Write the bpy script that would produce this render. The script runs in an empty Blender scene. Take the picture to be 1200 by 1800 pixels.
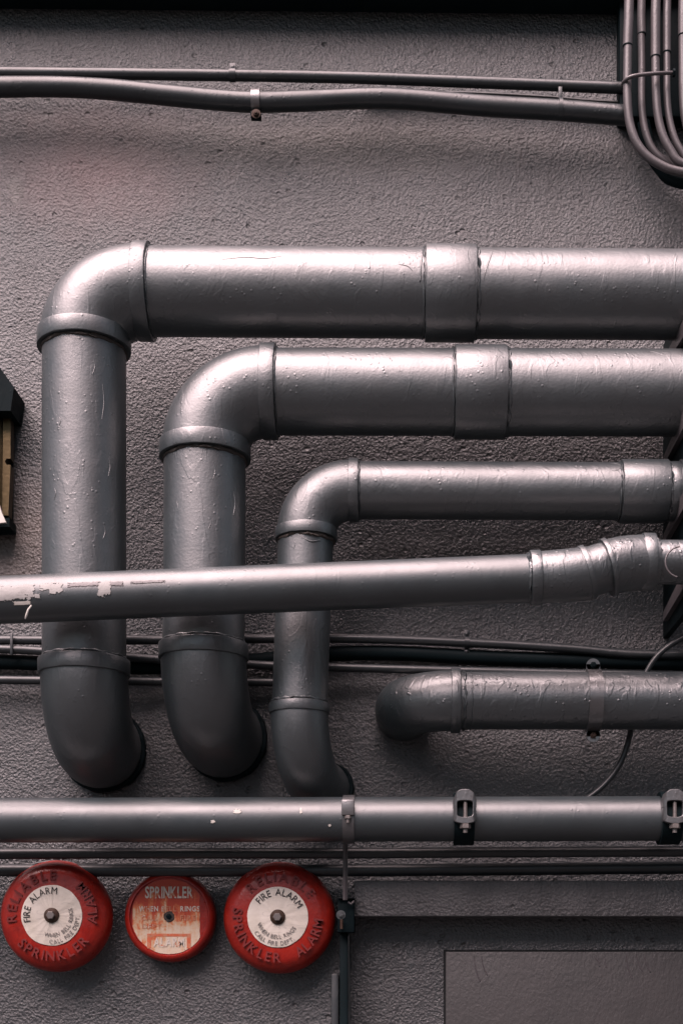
import bpy, bmesh, math, random
from mathutils import Vector, Matrix, noise
R = math.radians
S = 0.0011                 # metres per photo unit on the wall plane
D = 2400.0                 # camera distance in the same units
EX, EY = 700.0, 1700.0     # where the level view ray meets the wall
sc = bpy.context.scene
COL = sc.collection
random.seed(7)

# ------------------------------------------------------------------ camera
EYE = Vector(((EX - 600) * S, -D * S, 1.6))
cam = bpy.data.cameras.new('camera')
camo = bpy.data.objects.new('camera', cam); COL.objects.link(camo)
camo.location = EYE; camo.rotation_euler = (R(90), 0, 0)
cam.sensor_fit = 'VERTICAL'; cam.sensor_height = 36; cam.lens = 36 * D / 1800
cam.shift_x = (600 - EX) / 1800; cam.shift_y = (EY - 900) / 1800
cam.clip_start = 0.05; cam.clip_end = 500
sc.camera = camo
# ------------------------------------------------------------------ world, sun, exposure
SUN_EL, SUN_AZ = 59.0, -31.0      # elevation; degrees to the left of straight behind the camera
w = bpy.data.worlds.new('World'); sc.world = w; w.use_nodes = True
nt = w.node_tree; nt.nodes.clear()
sky = nt.nodes.new('ShaderNodeTexSky'); sky.sky_type = 'NISHITA'; sky.sun_disc = False
sky.sun_elevation = R(SUN_EL); sky.sun_rotation = R(180 + 26)
sky.air_density = 1.0; sky.dust_density = 2.0; sky.ozone_density = 1.0
hs = nt.nodes.new('ShaderNodeHueSaturation'); hs.inputs['Saturation'].default_value = 0.6
bg = nt.nodes.new('ShaderNodeBackground'); bg.inputs['Strength'].default_value = 0.052
wo = nt.nodes.new('ShaderNodeOutputWorld')
nt.links.new(sky.outputs[0], hs.inputs['Color']); nt.links.new(hs.outputs[0], bg.inputs['Color'])
nt.links.new(bg.outputs[0], wo.inputs['Surface'])
sl = bpy.data.lights.new('sun', 'SUN'); sl.energy = 5.0; sl.angle = R(60); sl.color = (1.0, 0.76, 0.76)
so = bpy.data.objects.new('sun', sl); COL.objects.link(so)
sd = Vector((math.sin(R(SUN_AZ)) * math.cos(R(SUN_EL)), -math.cos(R(SUN_AZ)) * math.cos(R(SUN_EL)), math.sin(R(SUN_EL))))
so.rotation_euler = sd.to_track_quat('Z', 'Y').to_euler()
sc.view_settings.view_transform = 'Standard'; sc.view_settings.look = 'None'
sc.view_settings.exposure = 0.90; sc.view_settings.gamma = 1

# ------------------------------------------------------------------ helpers
def at(px, py, d):
    """real place of a point seen at (px,py) in the photograph and d units out from the wall"""
    k = (D - d) / D
    return Vector((EYE.x + (px - EX) * S * k, -d * S, EYE.z + (EY - py) * S * k))
def rr(r, d): return r * S * (D - d) / D
def tagit(o, label=None, cat=None, group=None, kind=None):
    if label: o['label'] = label
    if cat: o['category'] = cat
    if group: o['group'] = group
    if kind: o['kind'] = kind
    return o
def thing(name, loc, label, cat, group=None, kind=None):
    o = bpy.data.objects.new(name, None); COL.objects.link(o); o.location = loc
    o.empty_display_size = .02
    return tagit(o, label, cat, group, kind)
def wloc(o):
    v = Vector((0, 0, 0))
    while o is not None:
        v = v + Vector(o.location); o = o.parent
    return v
def obj(name, bm, m, parent=None, smooth=35, label=None, doubles=True):
    me = bpy.data.meshes.new(name)
    off = wloc(parent)
    bmesh.ops.translate(bm, verts=bm.verts, vec=-off)
    bmesh.ops.recalc_face_normals(bm, faces=bm.faces)
    bm.to_mesh(me); bm.free()
    if smooth:
        me.polygons.foreach_set('use_smooth', [True] * len(me.polygons))
        me.set_sharp_from_angle(angle=R(smooth))
    me.materials.append(m)
    o = bpy.data.objects.new(name, me); COL.objects.link(o)
    o.parent = parent
    if label: o['label'] = label
    return o
def BM(): return bmesh.new()
def box(bm, a, b, bev=0.0, seg=2, jit=0):
    lo = Vector((min(a[i], b[i]) for i in range(3))); hi = Vector((max(a[i], b[i]) for i in range(3)))
    t = bmesh.new()
    bmesh.ops.create_cube(t, size=1, matrix=Matrix.Translation((lo + hi) / 2) @ Matrix.Diagonal((hi.x - lo.x, hi.y - lo.y, hi.z - lo.z, 1)))
    if bev: bmesh.ops.bevel(t, geom=t.edges[:], offset=bev, segments=seg, profile=.5, affect='EDGES')
    merge(bm, t)
def merge(bm, t, mat=None):
    if mat is not None: bmesh.ops.transform(t, matrix=mat, verts=t.verts)
    me = bpy.data.meshes.new('t'); t.to_mesh(me); t.free(); bm.from_mesh(me); bpy.data.meshes.remove(me)
def frame_of(t):
    t = t.normalized()
    u = Vector((0, 0, 1)) if abs(t.z) < .9 else Vector((0, 1, 0))
    a = t.cross(u).normalized(); b = t.cross(a).normalized()
    return a, b
def tube(bm, pts, rad, seg=40, cap=True, flat=1.0):
    pts = [Vector(p) for p in pts]; n = len(pts)
    if not hasattr(rad, '__len__'): rad = [rad] * n
    tg = []
    for i in range(n):
        a, b = pts[max(i - 1, 0)], pts[min(i + 1, n - 1)]
        tg.append((b - a).normalized())
    a, b = frame_of(tg[0]); rings = []
    for i in range(n):
        a = (a - tg[i] * a.dot(tg[i])).normalized(); b = tg[i].cross(a).normalized()
        rings.append([bm.verts.new(pts[i] + (a * math.cos(2 * math.pi * k / seg) + b * math.sin(2 * math.pi * k / seg) * flat) * rad[i]) for k in range(seg)])
    for i in range(n - 1):
        for k in range(seg):
            bm.faces.new((rings[i][k], rings[i][(k + 1) % seg], rings[i + 1][(k + 1) % seg], rings[i + 1][k]))
    if cap:
        bm.faces.new(rings[0]); bm.faces.new(rings[-1])
def lathe(bm, p, axis, prof, seg=48, wob=0.0, ph=0.0, lump=0.0):
    """prof: (distance along axis, radius)"""
    p = Vector(p); axis = Vector(axis).normalized(); a, b = frame_of(axis); rings = []
    for (t, r) in prof:
        ring = []
        for k in range(seg):
            an = 2 * math.pi * k / seg
            q = (a * math.cos(an) + b * math.sin(an))
            r2 = r; t2 = t
            if lump:
                nv = noise.noise(q * 3.1 + Vector((ph, t * 300, ph))); nw = noise.noise(q * 5.7 + Vector((ph + 9, t * 200, 3)))
                r2 += lump * nv; t2 += lump * nw * 1.2
            ring.append(bm.verts.new(p + axis * t2 + q * max(r2, 1e-5)))
        rings.append(ring)
    for i in range(len(rings) - 1):
        for k in range(seg):
            bm.faces.new((rings[i][k], rings[i][(k + 1) % seg], rings[i + 1][(k + 1) % seg], rings[i + 1][k]))
    bm.faces.new(rings[0]); bm.faces.new(rings[-1])
def catmull(P, n=10):
    P = [Vector(p) for p in P]; Q = [P[0] * 2 - P[1]] + P + [P[-1] * 2 - P[-2]]; out = []
    for i in range(1, len(Q) - 2):
        for k in range(n):
            t = k / n; a, b, c, d = Q[i - 1], Q[i], Q[i + 1], Q[i + 2]
            out.append(.5 * ((2 * b) + (c - a) * t + (2 * a - 5 * b + 4 * c - d) * t * t + (3 * b - a - 3 * c + d) * t ** 3))
    out.append(P[-1]); return out
def arc(center, u, v, r, a0, a1, n=20):
    return [Vector(center) + (u * math.cos(a0 + (a1 - a0) * i / n) + v * math.sin(a0 + (a1 - a0) * i / n)) * r for i in range(n + 1)]
def ring_prof(w_, r, h, b=None):
    """raised collar of width w_ over radius r by height h, rounded"""
    b = b or min(h, w_) * .35
    return [(0, r * .96), (0, r + h - b), (b * .3, r + h - b * .3), (b, r + h), (w_ - b, r + h), (w_ - b * .3, r + h - b * .3), (w_, r + h - b), (w_, r * .96)]
def arcstrap(bm, c, u, v, ax, r, wd, th, a0, a1, n=20):
    """flat band bent round a pipe: centre c, plane u/v, width along ax"""
    c = Vector(c); rows = []
    for i in range(n + 1):
        an = a0 + (a1 - a0) * i / n; q = u * math.cos(an) + v * math.sin(an)
        rows.append([bm.verts.new(c + q * (r + dr) + ax * s) for dr, s in ((0, -wd / 2), (th, -wd / 2), (th, wd / 2), (0, wd / 2))])
    for i in range(n):
        for k in range(4):
            bm.faces.new((rows[i][k], rows[i][(k + 1) % 4], rows[i + 1][(k + 1) % 4], rows[i + 1][k]))
    bm.faces.new(rows[0]); bm.faces.new(rows[-1])
def hexnut(bm, p, axis, r, h, seg=6):
    lathe(bm, p, axis, [(0, r * .86), (h * .12, r), (h * .88, r), (h, r * .86)], seg)
X, Y, Z = Vector((1, 0, 0)), Vector((0, 1, 0)), Vector((0, 0, 1))

# ------------------------------------------------------------------ materials
class NT:
    def __init__(s, name):
        s.m = bpy.data.materials.new(name); s.m.use_nodes = True; s.t = s.m.node_tree
        s.b = s.t.nodes['Principled BSDF']; s.tc = s.n('ShaderNodeTexCoord')
    def n(s, ty, **kw):
        x = s.t.nodes.new(ty)
        for k, v in kw.items():
            if k.startswith('i_'):
                key = k[2:].replace('_', ' '); x.inputs[key].default_value = v
            else: setattr(x, k, v)
        return x
    def l(s, a, b): s.t.links.new(a, b)
    def co(s, scale=(1, 1, 1), loc=(0, 0, 0)):
        mp = s.n('ShaderNodeMapping'); mp.inputs['Scale'].default_value = scale; mp.inputs['Location'].default_value = loc
        s.l(s.tc.outputs['Object'], mp.inputs['Vector']); return mp.outputs[0]
    def noise(s, sc_, det=4, rough=.55, co=None, dist=0):
        x = s.n('ShaderNodeTexNoise'); x.inputs['Scale'].default_value = sc_; x.inputs['Detail'].default_value = det
        x.inputs['Roughness'].default_value = rough; x.inputs['Distortion'].default_value = dist
        s.l(co if co is not None else s.tc.outputs['Object'], x.inputs['Vector']); return x.outputs['Fac']
    def vor(s, sc_, co=None, feat='F1', rnd=1):
        x = s.n('ShaderNodeTexVoronoi'); x.feature = feat; x.inputs['Scale'].default_value = sc_; x.inputs['Randomness'].default_value = rnd
        s.l(co if co is not None else s.tc.outputs['Object'], x.inputs['Vector']); return x.outputs['Distance']
    def ramp(s, f, stops, interp='LINEAR'):
        x = s.n('ShaderNodeValToRGB'); x.color_ramp.interpolation = interp; e = x.color_ramp.elements
        while len(e) < len(stops): e.new(.5)
        for i, (p, c) in enumerate(stops):
            e[i].position = p; e[i].color = (c, c, c, 1) if not hasattr(c, '__len__') else (*c, 1)
        s.l(f, x.inputs[0]); return x.outputs[0]
    def math(s, op, a, b=None, clamp=False):
        x = s.n('ShaderNodeMath', operation=op); x.use_clamp = clamp
        for i, v in enumerate((a, b)):
            if v is None: continue
            if isinstance(v, (int, float)): x.inputs[i].default_value = v
            else: s.l(v, x.inputs[i])
        return x.outputs[0]
    def mix(s, f, a, b):
        x = s.n('ShaderNodeMix', data_type='RGBA')
        for idx, v in ((0, f), (6, a), (7, b)):
            if isinstance(v, (int, float)): x.inputs[idx].default_value = v
            elif isinstance(v, (tuple, list)): x.inputs[idx].default_value = (*v, 1)
            else: s.l(v, x.inputs[idx])
        return x.outputs[2]
    def bump(s, h, dist, strength=1, prev=None):
        x = s.n('ShaderNodeBump'); x.inputs['Distance'].default_value = dist; x.inputs['Strength'].default_value = strength
        s.l(h, x.inputs['Height'])
        if prev is not None: s.l(prev, x.inputs['Normal'])
        return x.outputs[0]
    def set(s, **kw):
        for k, v in kw.items():
            key = k.replace('_', ' '); i = s.b.inputs[key]
            if isinstance(v, (int, float)): i.default_value = v
            elif isinstance(v, tuple): i.default_value = (*v, 1) if len(v) == 3 else v
            else: s.l(v, i)
        return s
def sphere_mask(t, c, r0, r1, scale=(1, 1, 1), wob=0.0):
    """1 inside r0, 0 past r1 round world point c (object origin at world origin)"""
    co = t.co(scale, tuple(-c[i] * scale[i] for i in range(3)))
    ln = t.n('ShaderNodeVectorMath', operation='LENGTH'); t.l(co, ln.inputs[0]); v = ln.outputs['Value']
    if wob: v = t.math('ADD', v, t.math('MULTIPLY', t.math('SUBTRACT', t.noise(18, 5, .6), .5), wob))
    mr = t.n('ShaderNodeMapRange'); mr.inputs['From Min'].default_value = r0; mr.inputs['From Max'].default_value = r1
    mr.inputs['To Min'].default_value = 1; mr.inputs['To Max'].default_value = 0; t.l(v, mr.inputs['Value']); return mr.outputs[0]

def paint(name, base=(.018, .029, .033), rough=(.40, .50), peel=1.0, drip=.7, spec=.5, ior=2.3):
    t = NT(name)
    big = t.noise(9, 4, .6)
    col = t.mix(t.ramp(big, [(.35, 0), (.7, 1)]), tuple(c * .82 for c in base), tuple(c * 1.2 for c in base))
    # brush hairs, orange peel, runs and dust nibs in the thick paint
    fine = t.noise(230, 3, .5); mid = t.noise(70, 3, .5, dist=.4)
    low = t.noise(16, 2, .5)
    streak = t.noise(60, 3, .6, co=t.co((1, 1, .12)))
    nib = t.vor(95); nibm = t.ramp(nib, [(0, 1), (.12, .8), (.26, 0)])
    nm = t.ramp(t.noise(22, 2, .5), [(.5, 0), (.6, 1)])
    runs = t.ramp(t.noise(34, 2, .4, co=t.co((1, 1, .35)), dist=1.2), [(.56, 0), (.62, 1), (.7, .7)])
    n1 = t.bump(low, .0016 * peel, .5)
    n2 = t.bump(mid, .00035 * peel, .75, n1)
    n3 = t.bump(fine, .00038 * peel, .7, n2)
    n4 = t.bump(t.math('MULTIPLY', nibm, nm), .0008 * drip, .8, n3)
    n5 = t.bump(t.math('ADD', t.math('MULTIPLY', runs, .6), t.math('MULTIPLY', streak, .7)), .0008 * drip, .6, n4)
    rg = t.ramp(t.noise(14, 5, .65), [(.3, rough[0]), (.72, rough[1])])
    t.set(Base_Color=col, Roughness=rg, Normal=n5, Specular_IOR_Level=spec, IOR=ior)
    return t.m
M = {}
M['pipe'] = paint('pipe_paint')
M['pipe_smooth'] = paint('smooth_pipe_paint', rough=(.38, .48), peel=.3, drip=.3, ior=2.0)
M['pipe_thick'] = paint('thick_pipe_paint', rough=(.36, .46), peel=1.15, drip=1.4)
M['conduit'] = paint('conduit_paint', base=(.016, .022, .025), rough=(.34, .48), peel=.5, drip=.5, ior=1.6)
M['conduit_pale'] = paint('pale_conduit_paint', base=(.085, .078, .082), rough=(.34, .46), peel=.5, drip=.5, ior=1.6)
M['clamp'] = paint('clamp_paint', base=(.048, .050, .052), rough=(.25, .45), peel=.8, drip=.8)
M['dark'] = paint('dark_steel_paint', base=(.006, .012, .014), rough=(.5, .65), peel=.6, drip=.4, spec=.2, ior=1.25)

def wall_mat(name, base, grain=1.0, marks=True, spec=.5, rough=(.4, .52), ior=1.9):
    t = NT(name)
    g1 = t.noise(110, 6, .72); g2 = t.noise(330, 4, .7); g3 = t.vor(190); g4 = t.noise(62, 3, .55, dist=.3); gm = t.ramp(t.noise(2.6, 2, .5), [(.46, 0), (.62, 1)])
    low = t.noise(5, 4, .6); pits = t.ramp(t.vor(26, co=t.co((1, 1, 1.3))), [(0, 1), (.10, .6), (.15, 0)])
    pm = t.ramp(t.noise(11, 3, .6), [(.44, 0), (.54, 1)])
    h = t.math('ADD', t.math('MULTIPLY', g1, .8), t.math('MULTIPLY', g2, .7))
    h = t.math('ADD', h, t.math('MULTIPLY', g3, .6)); h = t.math('ADD', h, t.math('MULTIPLY', t.math('MULTIPLY', g4, gm), .8))
    n1 = t.bump(low, .02, .4); n2 = t.bump(h, .0029 * grain, .9, n1)
    n3 = t.bump(t.math('MULTIPLY', t.math('MULTIPLY', pits, pm), -1), .004, .8, n2)
    col = t.mix(t.ramp(low, [(.3, 0), (.7, 1)]), tuple(c * .86 for c in base), tuple(c * 1.15 for c in base))
    col = t.mix(t.math('MULTIPLY', t.ramp(g2, [(.55, 0), (.75, 1)]), .35), col, tuple(c * .55 for c in base))
    grime = t.ramp(t.noise(7, 6, .7, co=t.co((3.4, 1, .25))), [(.46, 0), (.62, 1)])
    col = t.mix(t.math('MULTIPLY', grime, .6), col, (.02, .023, .025))
    dust = t.ramp(t.noise(3.2, 6, .7), [(.5, 0), (.7, 1)]); col = t.mix(t.math('MULTIPLY', dust, .3), col, tuple(c * 1.45 for c in base))
    if marks:
        c1 = at(170, 300, 0); c2 = at(26, 332, 0); c3 = at(150, 1070, 0); c4 = at(20, 950, 0); c5 = at(560, 250, 0)
        col = t.mix(t.math('MULTIPLY', sphere_mask(t, c1, .02, .26, (1, 1, 1.7), .22), .55), col, (.15, .078, .078))
        col = t.mix(t.math('MULTIPLY', sphere_mask(t, c4, .03, .17, (1, 1, 1), .14), .55), col, (.10, .065, .045))
        col = t.mix(t.math('MULTIPLY', sphere_mask(t, c5, .02, .24, (.45, 1, 3.2), .16), .4), col, (.085, .075, .055))
        col = t.mix(t.math('MULTIPLY', sphere_mask(t, c2, .012, .026, (1.3, 1, .7), .03), .8), col, (.07, .065, .06))
        col = t.mix(t.math('MULTIPLY', t.math('MULTIPLY', pits, pm), .8), col, (.03, .03, .03))
    rg = t.math('ADD', t.ramp(t.noise(12, 4, .6), [(.3, rough[0]), (.7, rough[1])]), t.math('MULTIPLY', grime, .09))
    t.set(Base_Color=col, Roughness=rg, Normal=n3, Specular_IOR_Level=spec, IOR=ior)
    return t.m
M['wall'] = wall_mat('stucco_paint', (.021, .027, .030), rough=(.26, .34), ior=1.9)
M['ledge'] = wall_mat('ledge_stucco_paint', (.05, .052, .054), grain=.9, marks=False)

def simple(name, base, rough, metal=0.0, nz=.0006, sc_=90, var=.2, coat=0):
    t = NT(name); b = t.noise(18, 4, .6)
    col = t.mix(b, tuple(c * (1 - var) for c in base), tuple(c * (1 + var) for c in base))
    t.set(Base_Color=col, Roughness=rough, Metallic=metal, Normal=t.bump(t.noise(sc_, 3, .6), nz, .8), Coat_Weight=coat)
    return t.m
M['brass'] = simple('tarnished_brass', (.09, .065, .032), .38, .8)
M['white'] = simple('chipped_white', (.62, .60, .55), .6)
M['sealant'] = simple('cracked_sealant', (.05, .042, .036), .7, nz=.002, sc_=160, var=.6)
M['bare'] = simple('bare_grey_primer', (.36, .36, .35), .65, nz=.001, var=.25)
M['asphalt'] = simple('asphalt', (.028, .03, .031), .9, nz=.004, sc_=60)
M['facade'] = simple('rendered_facade', (.20, .15, .13), .8)
M['facade_dark'] = simple('brick_facade', (.20, .12, .10), .85)
M['glass'] = simple('window_glass', (.02, .03, .035), .08, nz=.0001)
M['rod'] = simple('dull_zinc_bolt', (.22, .20, .19), .4, .6)
M['rusty'] = simple('rusted_bolt', (.05, .028, .018), .65, .3, nz=.001, sc_=200, var=.6)

def red_paint():
    t = NT('red_enamel'); n = t.noise(40, 5, .7)
    c = t.mix(t.ramp(n, [(.35, 0), (.7, 1)]), (.25, .011, .007), (.37, .022, .011))
    c = t.mix(t.ramp(t.noise(120, 4, .7), [(.66, 0), (.74, 1)]), c, (.10, .012, .01))
    c = t.mix(t.math('MULTIPLY', t.ramp(t.noise(11, 5, .7, co=t.co((1.6, 1, .6))), [(.48, 0), (.66, 1)]), .55), c, (.12, .010, .008))
    t.set(Base_Color=c, Roughness=t.ramp(t.noise(30, 3, .6), [(.3, .24), (.7, .42)]), Normal=t.bump(t.noise(160, 3, .5), .0008, .7))
    return t.m
M['red'] = red_paint()
M['red_letter'] = simple('darkened_red_letters', (.16, .012, .010), .5, var=.35)
def label_white():
    t = NT('white_enamel_label')
    n = t.noise(26, 6, .7); sc1 = t.ramp(t.noise(60, 2, .5, co=t.co((.15, 1, 1.6)), dist=.6), [(.485, 0), (.5, 1), (.515, 0)])
    c = t.mix(t.ramp(n, [(.4, 0), (.8, 1)]), (.74, .70, .62), (.58, .54, .45))
    c = t.mix(t.math('MULTIPLY', sc1, .35), c, (.3, .29, .27))
    t.set(Base_Color=c, Roughness=.5); return t.m
M['label'] = label_white()
M['ink'] = simple('black_print', (.035, .033, .033), .6)
M['ink_pale'] = simple('faded_grey_print', (.19, .175, .165), .6, var=.3)
def worn_plate():
    t = NT('worn_sign_plate')
    low = t.noise(22, 6, .72, dist=.6); st = t.noise(40, 5, .7, co=t.co((2.2, 1, .35)))
    f = t.math('ADD', t.math('MULTIPLY', low, .6), t.math('MULTIPLY', st, .45))
    sep = t.n('ShaderNodeSeparateXYZ'); t.l(t.tc.outputs['Object'], sep.inputs[0])
    f = t.math('ADD', f, t.math('MULTIPLY', sep.outputs['Z'], 2.2))
    c = t.ramp(f, [(.40, (.66, .55, .42)), (.48, (.62, .40, .24)), (.52, (.60, .17, .06)), (.60, (.45, .05, .02))])
    sp = t.ramp(t.noise(90, 4, .75), [(.64, 0), (.70, 1)])
    c = t.mix(sp, c, (.16, .05, .025))
    t.set(Base_Color=c, Roughness=.55, Normal=t.bump(st, .0008, .6)); return t.m
M['plate'] = worn_plate()
def worn_ink(name, a, thr):
    t = NT(name); f = t.ramp(t.noise(75, 4, .7), [(thr, 0), (thr + .05, 1)])
    t.set(Base_Color=t.mix(f, a, (.55, .22, .12)), Roughness=.6); return t.m
M['worn_pale'] = worn_ink('worn_pale_print', (.66, .60, .52), .55)
M['worn_dim'] = worn_ink('rubbed_away_print', (.62, .50, .40), .40)

# ------------------------------------------------------------------ setting
bm = BM(); box(bm, (-60, -60, -.3), (60, .6, 0)); g = obj('ground', bm, M['asphalt'], smooth=0); tagit(g, kind='structure')
bm = BM(); box(bm, (-9, 0, 0), (9, .4, 7.5)); wl = obj('wall', bm, M['wall'], smooth=0)
tagit(wl, 'dark grey stucco wall behind all the pipes, rough painted surface', 'wall')
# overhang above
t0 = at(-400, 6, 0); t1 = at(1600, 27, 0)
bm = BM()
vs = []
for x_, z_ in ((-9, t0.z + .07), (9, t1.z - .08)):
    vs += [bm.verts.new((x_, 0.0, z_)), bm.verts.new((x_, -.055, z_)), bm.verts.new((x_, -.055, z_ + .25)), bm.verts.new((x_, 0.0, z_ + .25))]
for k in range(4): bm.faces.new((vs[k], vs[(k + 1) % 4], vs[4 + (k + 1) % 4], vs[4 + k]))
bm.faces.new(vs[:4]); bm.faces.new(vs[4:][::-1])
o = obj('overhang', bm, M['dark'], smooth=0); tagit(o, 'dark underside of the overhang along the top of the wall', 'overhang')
M['gap'] = simple('dark_gap', (.006, .008, .009), .9)
# ledge lower right
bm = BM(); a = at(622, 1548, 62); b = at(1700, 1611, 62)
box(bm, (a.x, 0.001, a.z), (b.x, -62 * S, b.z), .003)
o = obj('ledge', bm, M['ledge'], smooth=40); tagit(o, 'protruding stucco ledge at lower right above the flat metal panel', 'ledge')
# panel lower right
t = NT('panel_paint')
dr = t.ramp(t.noise(30, 2, .4, co=t.co((1, 1, .3)), dist=1.5), [(.52, 0), (.57, 1), (.64, .6)])
n1 = t.bump(t.noise(6, 3, .5), .006, .5); n2 = t.bump(t.noise(190, 4, .6, co=t.co((1, 1, .7))), .0011, .8, n1); n3 = t.bump(dr, .0002, .5, n2)
t.set(Base_Color=t.mix(t.noise(7, 4, .6), (.028, .031, .031), (.046, .043, .043)), Roughness=t.ramp(t.noise(9, 4, .6), [(.3, .38), (.7, .55)]), Normal=n3)
M['panel'] = t.m
a = at(783, 1673, 12); b = at(1480, 2100, 12)
pt = thing('access_panel', (a.x, -.001, b.z), 'flat grey metal access panel with paint runs, bottom right corner', 'panel')
bm = BM(); box(bm, (a.x, .001, a.z), (b.x, -12 * S, b.z), .0015); obj('panel_sheet', bm, M['panel'], pt)
bm = BM(); box(bm, (a.x - .004, 0, a.z + .004), (b.x, -.0012, b.z)); obj('gap', bm, M['gap'], pt, 0)
random.seed(3)
for px, py, L in ((833, 1680, 45), (846, 1682, 32), (1100, 1678, 42), (1118, 1678, 28), (1050, 1680, 18), (1062, 1680, 20), (1044, 1678, 14), (1132, 1678, 30)):
    bm = BM(); pts = [at(px + 10 * (k / 6) ** 2 * (1 if py < 1679 or px < 1000 else .3), py + L * k / 6, 12.2) for k in range(7)]
    tube(bm, pts, [rr(.5 + .7 * (k / 6), 12) for k in range(7)], 8); obj('paint_run', bm, M['conduit_pale'], pt)

# street opposite, seen only as reflections in the wet-looking paint
def facade(name, x0, x1, y, h, m, label, cols, rows):
    t_ = thing(name, ((x0 + x1) / 2, y, 0), label, 'building')
    bm = BM(); box(bm, (x0, y - 4, 0), (x1, y, h)); obj('facade_wall', bm, m, t_, smooth=0)
    for i in range(cols):
        for j in range(rows):
            cx_ = x0 + (x1 - x0) * (i + .5) / cols; cz_ = 1.9 + j * 3.0
            if cz_ + 1 > h: continue
            bm = BM(); box(bm, (cx_ - .5, y - .05, cz_ - .8), (cx_ + .5, y + .02, cz_ + .8)); obj('window', bm, M['glass'], t_, smooth=0)
facade('rendered_building', -22, 4.8, -11.0, 2.9, M['facade'], 'pale rendered building on the far side of the street', 10, 1)
facade('brick_building', 5.2, 16, -8.5, 11, M['facade_dark'], 'tall red brick building on the far side of the street', 4, 3)

# ------------------------------------------------------------------ pipe fittings
def collar(parent, p, ax, w_, r, h, m=None, name='collar', wob=.0004, ph=0.0):
    bm = BM(); p = Vector(p) - Vector(ax).normalized() * w_ / 2
    lathe(bm, p, ax, ring_prof(w_, r, h), 72, lump=wob, ph=ph); return obj(name, bm, m or M['pipe'], parent, 40)
def bead(parent, p, ax, r, th, m=None, ph=0.0, name='sealant_bead'):
    bm = BM(); ax = Vector(ax).normalized()
    prof = [(-th, r - th * .5), (-th * .6, r + th * .5), (0, r + th * .8), (th * .7, r + th * .4), (th, r - th * .5)]
    lathe(bm, p, ax, prof, 90, lump=th * .9, ph=ph); return obj(name, bm, m or M['sealant'], parent, 60)
def straight(parent, p0, p1, r, m=None, name='pipe_section', n=14, seg=64):
    bm = BM(); p0 = Vector(p0); p1 = Vector(p1)
    tube(bm, [p0.lerp(p1, k / n) for k in range(n + 1)], r, seg); return obj(name, bm, m or M['pipe'], parent, 40)

def big_pipe(label, name, d, y0, y1, xv, rh, xel, yc, xcoup, coup_w, yl, rb, xvl=None, clw=26, mat='pipe', xr=1420, coup_h=6, turn=0):
    """horizontal run at image heights y0 (left)..y1 (x=1200), elbow, vertical drop, elbow into the wall"""
    m = M[mat]; r = rr(rh, d); xvl = xvl or xv
    yat = lambda x: y0 + (y1 - y0) * (x - xel) / (1200 - xel)
    root = thing(name, at(xvl, yl, d), label, 'pipe')
    H = lambda x: at(x, yat(x), d)
    Vt = at(xv, yc, d); Vb = at(xvl, yl, d); he = H(xel)
    straight(root, he - X * .01, H(xr), r, m)
    straight(root, Vt + Z * .01, Vb - Z * .004, r, m)
    # upper elbow
    er = r * 1.055
    Rx = he.x - Vt.x; Rz = he.z - Vt.z
    pts = [Vector((he.x + .004, he.y, he.z))] + [Vector((he.x - Rx * math.sin(a_), he.y, Vt.z + Rz * math.cos(a_))) for a_ in [R(90) * k / 24 for k in range(25)]] + [Vt - Z * .004]
    bm = BM(); tube(bm, pts, er, 64); obj('elbow', bm, m, root, 50)
    dx = (H(xr) - he).normalized()
    collar(root, he + dx * .004, dx, rr(clw, d), er, er * .052, m, ph=1)
    bead(root, he + dx * (rr(clw, d) * .5 + .006), dx, r, .0022, m, ph=4, name='paint_bead')
    collar(root, Vt - Z * .002, Z, rr(clw + 2, d), er, er * .062, m, ph=2)
    bead(root, Vt - Z * (.002 + rr(clw, d) * .5 + .0042), Z, r, .0034, ph=7)
    # lower elbow into the wall
    Rb = rb * S
    back = Vector((math.sin(R(turn)), math.cos(R(turn)), 0))
    bm = BM(); c = Vb + back * Rb
    pts = [Vb + Z * .004] + [c + (-back * math.cos(a_) - Z * math.sin(a_)) * Rb for a_ in [R(90) * k / 24 for k in range(25)]]
    end = pts[-1]; pts.append(end + back * .01)
    er2 = r * 1.045
    tube(bm, pts, er2, 64); obj('elbow', bm, m, root, 50)
    collar(root, Vb + Z * .004, Z, rr(clw, d), er2, er2 * .052, m, ph=3)
    bead(root, Vb + Z * (.004 + rr(clw, d) * .5 + .003), Z, r, .0028, M['pipe_thick'], ph=12, name='paint_bead')
    if abs(end.y) > .02:
        ew = end + back * ((-.002 - end.y) / back.y); straight(root, end, ew, r, m, n=3)
        collar(root, ew - back * .008, back, .016, er2, er2 * .05, M['dark'], name='wall_seal', wob=.0025, ph=5)
    # coupling sleeve
    if xcoup:
        p = H(xcoup); wv = rr(coup_w, d)
        collar(root, p, dx, wv, r, rr(coup_h, d), m, name='coupling', ph=6)
        for sgn in (-1, 1):
            bead(root, p + dx * (wv * .5 + .003) * sgn, dx, r, .0022 if sgn < 0 else .003, m, ph=8 + sgn, name='paint_bead')
    return root, H, r

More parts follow.
